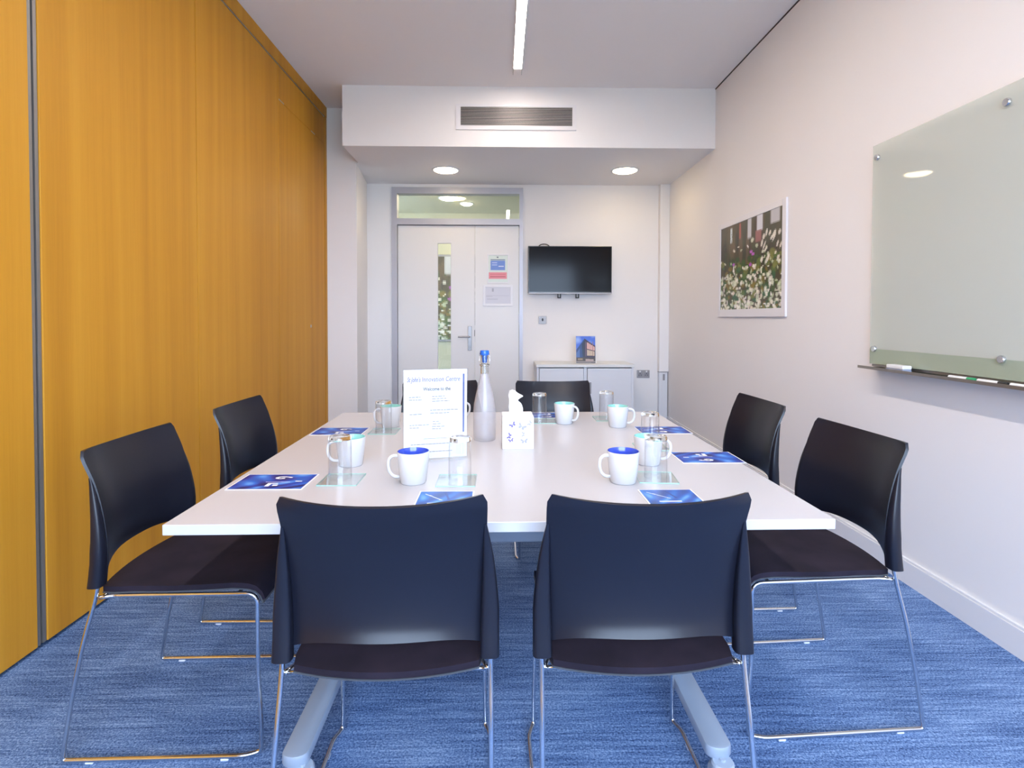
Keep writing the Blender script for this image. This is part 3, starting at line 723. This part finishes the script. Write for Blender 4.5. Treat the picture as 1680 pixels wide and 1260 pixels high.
for loc, a, lab in (
    ((.307, 1.342, 0), R(.8), 'near right black chair with its back to the viewer, before the lone blue-rimmed mug'),
    ((-.926, 1.715, 0), R(-89.2), 'black chair by the oak wall nearer the viewer, whole side frame showing'),
    ((-.918, 2.388, 0), R(-90.5), 'black chair by the oak wall farther from the viewer, half hidden by the table'),
    ((.961, 1.770, 0), R(93.5), 'black chair by the white right wall, its chrome side frame in full view'),
    ((.955, 2.445, 0), R(91.5), 'black chair by the white right wall under the flower picture, cut off by the table'),
    ((.298, 2.965, 0), R(180), 'black chair at the far table end before the white cupboard'),
    ((-.312, 2.965, 0), R(190), 'black chair at the far table end half hidden behind the paper sign')):
    dup(chair, loc, a, lab, GC)

# ------------------------------------------------------------------ things on the table
def make_mug(lining, label, cat_group):
    t = thing('mug', label, 'mug', (0, 0, TZ), 0, cat_group)
    prof = [(0, .003), (.030, .003), (.031, 0), (.0355, 0), (.0375, .003), (.0425, .045), (.0462, .0885), (.0450, .0905)]
    obj('body', lathe(bmesh.new(), prof, 40), 'china_white', t, True, 60)
    obj('lining', lathe(bmesh.new(), [(.0450, .0905), (.0432, .0905), (.0424, .088), (.0388, .045), (.034, .008), (0, .006)], 40), lining, t, True, 60)
    pts = [(.0425, 0, .078), (.058, 0, .0795), (.0695, 0, .070), (.0715, 0, .050), (.066, 0, .030), (.054, 0, .0185), (.0395, 0, .0175)]
    obj('handle', tube(bmesh.new(), fillet(pts, .02, 5), .0048, 10), 'china_white', t, True)
    return t
mb = make_mug('glaze_blue', 'white mug with blue inside at the near left, beside the sign', 'white mugs')
mb.location = (-.252, 1.583, TZ); mb.rotation_euler = (0, 0, R(188))
dup(mb, (.353, 1.578, TZ), R(187), 'white mug with blue inside at the near right, just left of an upturned tumbler', 'white mugs')
mm = make_mug('glaze_mint', 'white mint-lined mug behind the tumbler nearest the oak wall', 'white mugs')
mm.location = (-.482, 1.772, TZ); mm.rotation_euler = (0, 0, R(200))
for loc, a, lab in (((-.478, 2.395, TZ), R(200), 'white mint-lined mug behind the far left tumbler'),
                    ((-.215, 2.555, TZ), R(-8), 'white mug mostly hidden behind the sign, handle showing by the bottle'),
                    ((.284, 2.465, TZ), R(-38), 'white mint-lined mug beside the tumbler right of the tissue box'),
                    ((.508, 2.385, TZ), R(-12), 'white mint-lined mug in front of a tumbler at the far right'),
                    ((.478, 1.775, TZ), R(-10), 'white mint-lined mug behind the near right tumbler')):
    dup(mm, loc, a, lab, 'white mugs')

def make_coaster(label):
    t = obj('glass_coaster', box(-.056, .056, -.058, .058, 0, .0045, .0008, 1), 'coaster_glass'); t.data.materials.append(MATS['coaster_edge'])
    for p in t.data.polygons: p.material_index = 1 if abs(p.normal.z) < .5 else 0
    return tag(t, label, 'coaster', 'glass coasters')
def make_tumbler(label):
    t = thing('tumbler', label, 'glass', (0, 0, 0), 0, 'upturned tumblers')
    # upside down: mouth on the coaster, thick base on top
    ro, ri, h = .0335, .0318, .124
    obj('wall', lathe(bmesh.new(), [(ri, 0), (ro, 0), (ro-.0004, .05), (ro-.0012, h-.012), (ri-.0012, h-.012), (ri-.0004, .05), (ri, 0)], 40), 'tumbler_wall', t, True, 40)
    obj('base', lathe(bmesh.new(), [(0, h-.0115), (ri-.004, h-.0115), (ro-.0012, h-.0118), (ro-.0016, h-.004), (ro-.0042, h), (ro-.009, h), (ro-.011, h-.0012), (0, h-.0016)], 40), 'glass', t, True, 40)
    return t
spots = (((-.462, 1.602), -.470, 1.612, R(0), 'beside the near left leaflet'), ((-.128, 1.590), -.119, 1.592, R(0), 'in front of the paper sign'),
         ((.458, 1.612), .455, 1.604, R(-6), 'in front of the near right mint-lined mug'), ((-.483, 2.284), -.487, 2.288, R(0), 'beside the far left leaflet'),
         ((.190, 2.505), .176, 2.515, R(0), 'right of the tissue box'), ((.492, 2.560), .494, 2.570, R(0), 'behind the far right mint-lined mug'),
         ((.548, 1.995), .545, 2.000, R(0), 'between the two right-hand leaflets'))
tum = coa = None
for (cx, cy), gx, gy, a, where in spots:
    if coa is None: coa = make_coaster('square glass coaster under the tumbler '+where); c = coa
    else: c = coa.copy(); COL.objects.link(c); c['label'] = 'square glass coaster under the tumbler '+where
    c.location = (cx, cy, TZ+.0002); c.rotation_euler = (0, 0, a)
    if tum is None: tum = make_tumbler('upturned clear tumbler '+where); g = tum
    else: g = dup(tum, (0, 0, 0), 0, 'upturned clear tumbler '+where, 'upturned tumblers')
    g.location = (gx, gy, TZ+.005)

def make_leaflet(w, h, img, label):
    o = obj('leaflet', box(-w/2, w/2, -h/2, h/2, 0, .0012), 'paper_white'); tag(o, label, 'leaflet', 'blue leaflets')
    m_ = .004
    p = printed('cover_print', w-2*m_, h-2*m_, img, 'printed_leaflet', o, (Vector((1, 0, 0)), Vector((0, 1, 0))), Vector((-w/2+m_, -h/2+m_, .0016)))
    return o
LL = make_leaflet(.210, .148, leaflet_landscape(), 'blue swirl leaflet on the table edge by the nearer oak-wall chair')
LL.location = (-.652, 1.589, TZ+.0003)
for loc, a, lab in (((-.667, 2.292), 0, 'blue swirl leaflet on the table edge by the farther oak-wall chair'), ((.697, 1.848), R(180), 'blue swirl leaflet facing the nearer white-wall chair'), ((.680, 2.302), R(180), 'blue swirl leaflet facing the farther white-wall chair')):
    c = dup(LL, (loc[0], loc[1], TZ+.0003), a, lab, 'blue leaflets')
LP = make_leaflet(.148, .210, leaflet_portrait(), 'pale blue leaflet on the near table edge, left, mostly behind the chair back')
LP.location = (-.146, 1.389, TZ+.0003)
dup(LP, (.450, 1.396, TZ+.0003), R(.5), 'pale blue leaflet on the near table edge below the right-hand glass coaster', 'blue leaflets')
dup(LL, (.232, 2.655, TZ+.0003), R(180), 'dark blue leaflet at the far table end between tumbler and mug', 'blue leaflets')

# water bottle
t = thing('water_bottle', 'tall frosted glass water bottle with blue stopper', 'bottle', (-.064, 2.128, TZ))
out = [(0, .004), (.030, .002), (.038, 0), (.0425, .004), (.0438, .02), (.0442, .06), (.0440, .11), (.0415, .140), (.0360, .168), (.0285, .200), (.0215, .228), (.0172, .248), (.0155, .258)]
obj('body', lathe(bmesh.new(), out+[(.0138, .258), (.0155, .247), (.0198, .227), (.0268, .198), (.0342, .166), (.0396, .139), (.0420, .11), (.0422, .06), (.0418, .02), (.036, .009), (0, .009)], 40), 'frosted_glass', t, True, 45)
obj('neck', lathe(bmesh.new(), [(.0138, .2582), (.0155, .2582), (.0148, .286), (.0175, .288), (.0178, .293), (.0145, .296), (.0142, .322), (.0150, .324), (.0150, .329), (.0120, .329), (.0120, .2582), (.0138, .2582)], 32), 'glass', t, True, 40)
obj('stopper', lathe(bmesh.new(), [(0, .300), (.009, .300), (.0112, .3295), (.0165, .3295), (.0172, .333), (.0172, .344), (.0155, .3475), (0, .3475)], 32), 'bottle_stopper', t, True, 40)
bm = bmesh.new()
tube(bm, [(.0182*math.cos(a), .0182*math.sin(a), .2905) for a in np.linspace(0, 2*PI, 25)], .0012, 6)
for s in (-1, 1): tube(bm, fillet([(s*.0188, 0, .2905), (s*.021, -.004, .305), (s*.0182, 0, .338)], .006), .0011, 6)
obj('wire_bail', bm, 'chrome', t, True)

# tissue box
t = thing('tissue_box', 'white cube tissue box printed with purple butterflies', 'tissue box', (.060, 2.032, TZ), R(1.5))
s_ = .0565; hb = .117
bm = bmesh.new(); add_box(bm, -s_, s_, -s_, s_, 0, hb, .0012, 1); bx = obj('carton', bm, 'paper_white', t)
def butterfly(cx, cz, sc, ang, mat):
    bm = bmesh.new(); y = -s_-.0004; ca, sa = math.cos(ang), math.sin(ang)
    for sg in (-1, 1):
        for lobe in (((0, 0), (.9, .75), (1.15, .35), (.75, -.05)), ((0, 0), (.7, -.1), (.8, -.65), (.25, -.7))):
            vs = []
            for px, pz in lobe:
                x_, z_ = sg*px*sc, pz*sc; vs.append((cx+x_*ca-z_*sa, cz+x_*sa+z_*ca))
            f_ = [bm.verts.new((x, y, z)) for x, z in vs]; b2 = [bm.verts.new((x, y+.0005, z)) for x, z in vs]
            bm.faces.new(f_); bm.faces.new(b2[::-1])
            for i in range(4): bm.faces.new((f_[i], b2[i], b2[(i+1) % 4], f_[(i+1) % 4]))
    obj('butterfly_print', bm, mat, t)
for cx, cz, sc, an, mt in ((-.020, .089, .011, .6, 'butterfly_purple'), (.014, .082, .014, -.5, 'butterfly_grey'), (-.032, .048, .010, 1.2, 'butterfly_purple'), (-.026, .033, .009, .3, 'butterfly_purple'), (.022, .030, .012, .1, 'butterfly_grey'), (.042, .094, .009, 1.0, 'butterfly_grey'), (.018, .054, .008, 1.5, 'butterfly_grey')):
    butterfly(cx, cz, sc, an, mt)
bm = bmesh.new(); lathe(bm, [(0, 0), (.030, 0), (.030, .0006), (0, .0006)], 24); o = obj('slot', bm, 'tissue_paper', t); o.location = (0, 0, hb-.0003); o.scale = (1, .55, 1)
def tissue_fn(u, v):
    z = hb+.092*v*(1-.20*abs(u-.30)*v)
    wob = math.sin(v*7+u*3)*.006*v
    w = interp(v, [(0, .024), (.25, .026), (.55, .021), (.8, .022), (1, .015)])
    notch = .010*math.exp(-((v-.62)/.10)**2)*max(0, (u-.5)*2)-.012*math.exp(-((v-.85)/.09)**2)*max(0, (u-.5)*2)
    x = -.003+(u-.5)*2*w-notch+.008*(1-v)*0-.010*v
    return Vector((x, .010*math.sin(u*9+v*2.5)*(.5+.5*v)+wob*.6, z))
obj('tissue', shell(bmesh.new(), tissue_fn, 28, 22, .0010), 'tissue_paper', t, True)

# paper sign in a clear upright holder
t = thing('menu_sign', 'white printed welcome sheet in a clear upright holder', 'sign', (-.219, 1.838, TZ), R(14))
t.rotation_euler = (R(2), 0, R(14))
obj('foot', box(-.107, .107, -.035, .045, .001, .004), 'clear_acrylic', t)
hs = obj('front_sheet', box(-.107, .107, -.0036, -.0018, .004, .304), 'clear_acrylic', t)
pp = obj('paper', box(-.105, .105, -.0010, .0000, .005, .302), 'paper_white', t)
obj('rear_sheet', box(-.107, .107, .0008, .0026, .004, .304), 'clear_acrylic', t)
RX = (R(90), 0, 0); yy = -.00125
lettering('lettering', "St John's", .0225, 'ink_purple', pp, (-.094, yy, .262), RX, .56, .25, bold=.0003)
lettering('lettering', 'Innovation Centre', .0225, 'ink_purple', pp, (-.046, yy, .2625), RX, .76, .15, bold=.0001)
lettering('lettering', 'Welcome to the', .0165, 'ink_grey', pp, (.004, yy, .232), RX, .82, 0., 'CENTER', bold=.0004)
bm = bmesh.new(); random.seed(3)
for x0, x1, z in ((-.088, -.050, .210), (-.088, -.044, .201), (-.012, .030, .211), (-.012, .035, .203), (-.012, .045, .195), (-.018, .075, .165), (-.018, .045, .155), (-.086, -.045, .153),
                  (-.086, -.022, .117), (-.086, -.055, .108), (-.010, .015, .127), (-.010, .018, .119), (-.012, .030, .110), (-.012, .018, .102), (-.04, .05, .070), (-.082, .045, .052), (-.02, .055, .026)):
    x = x0
    while x < x1:                                                # words too small to read: short dashes
        w = random.uniform(.006, .014); add_box(bm, x, min(x+w, x1), yy-.0002, yy+.0004, z, z+.0026); x += w+.002
o = obj('small_print', bm, 'ink_light', pp); o['kind'] = 'stuff'
obj('margin_bar', box(.0905, .0965, yy-.0002, yy+.0004, .088, .286), 'ink_bar', pp)
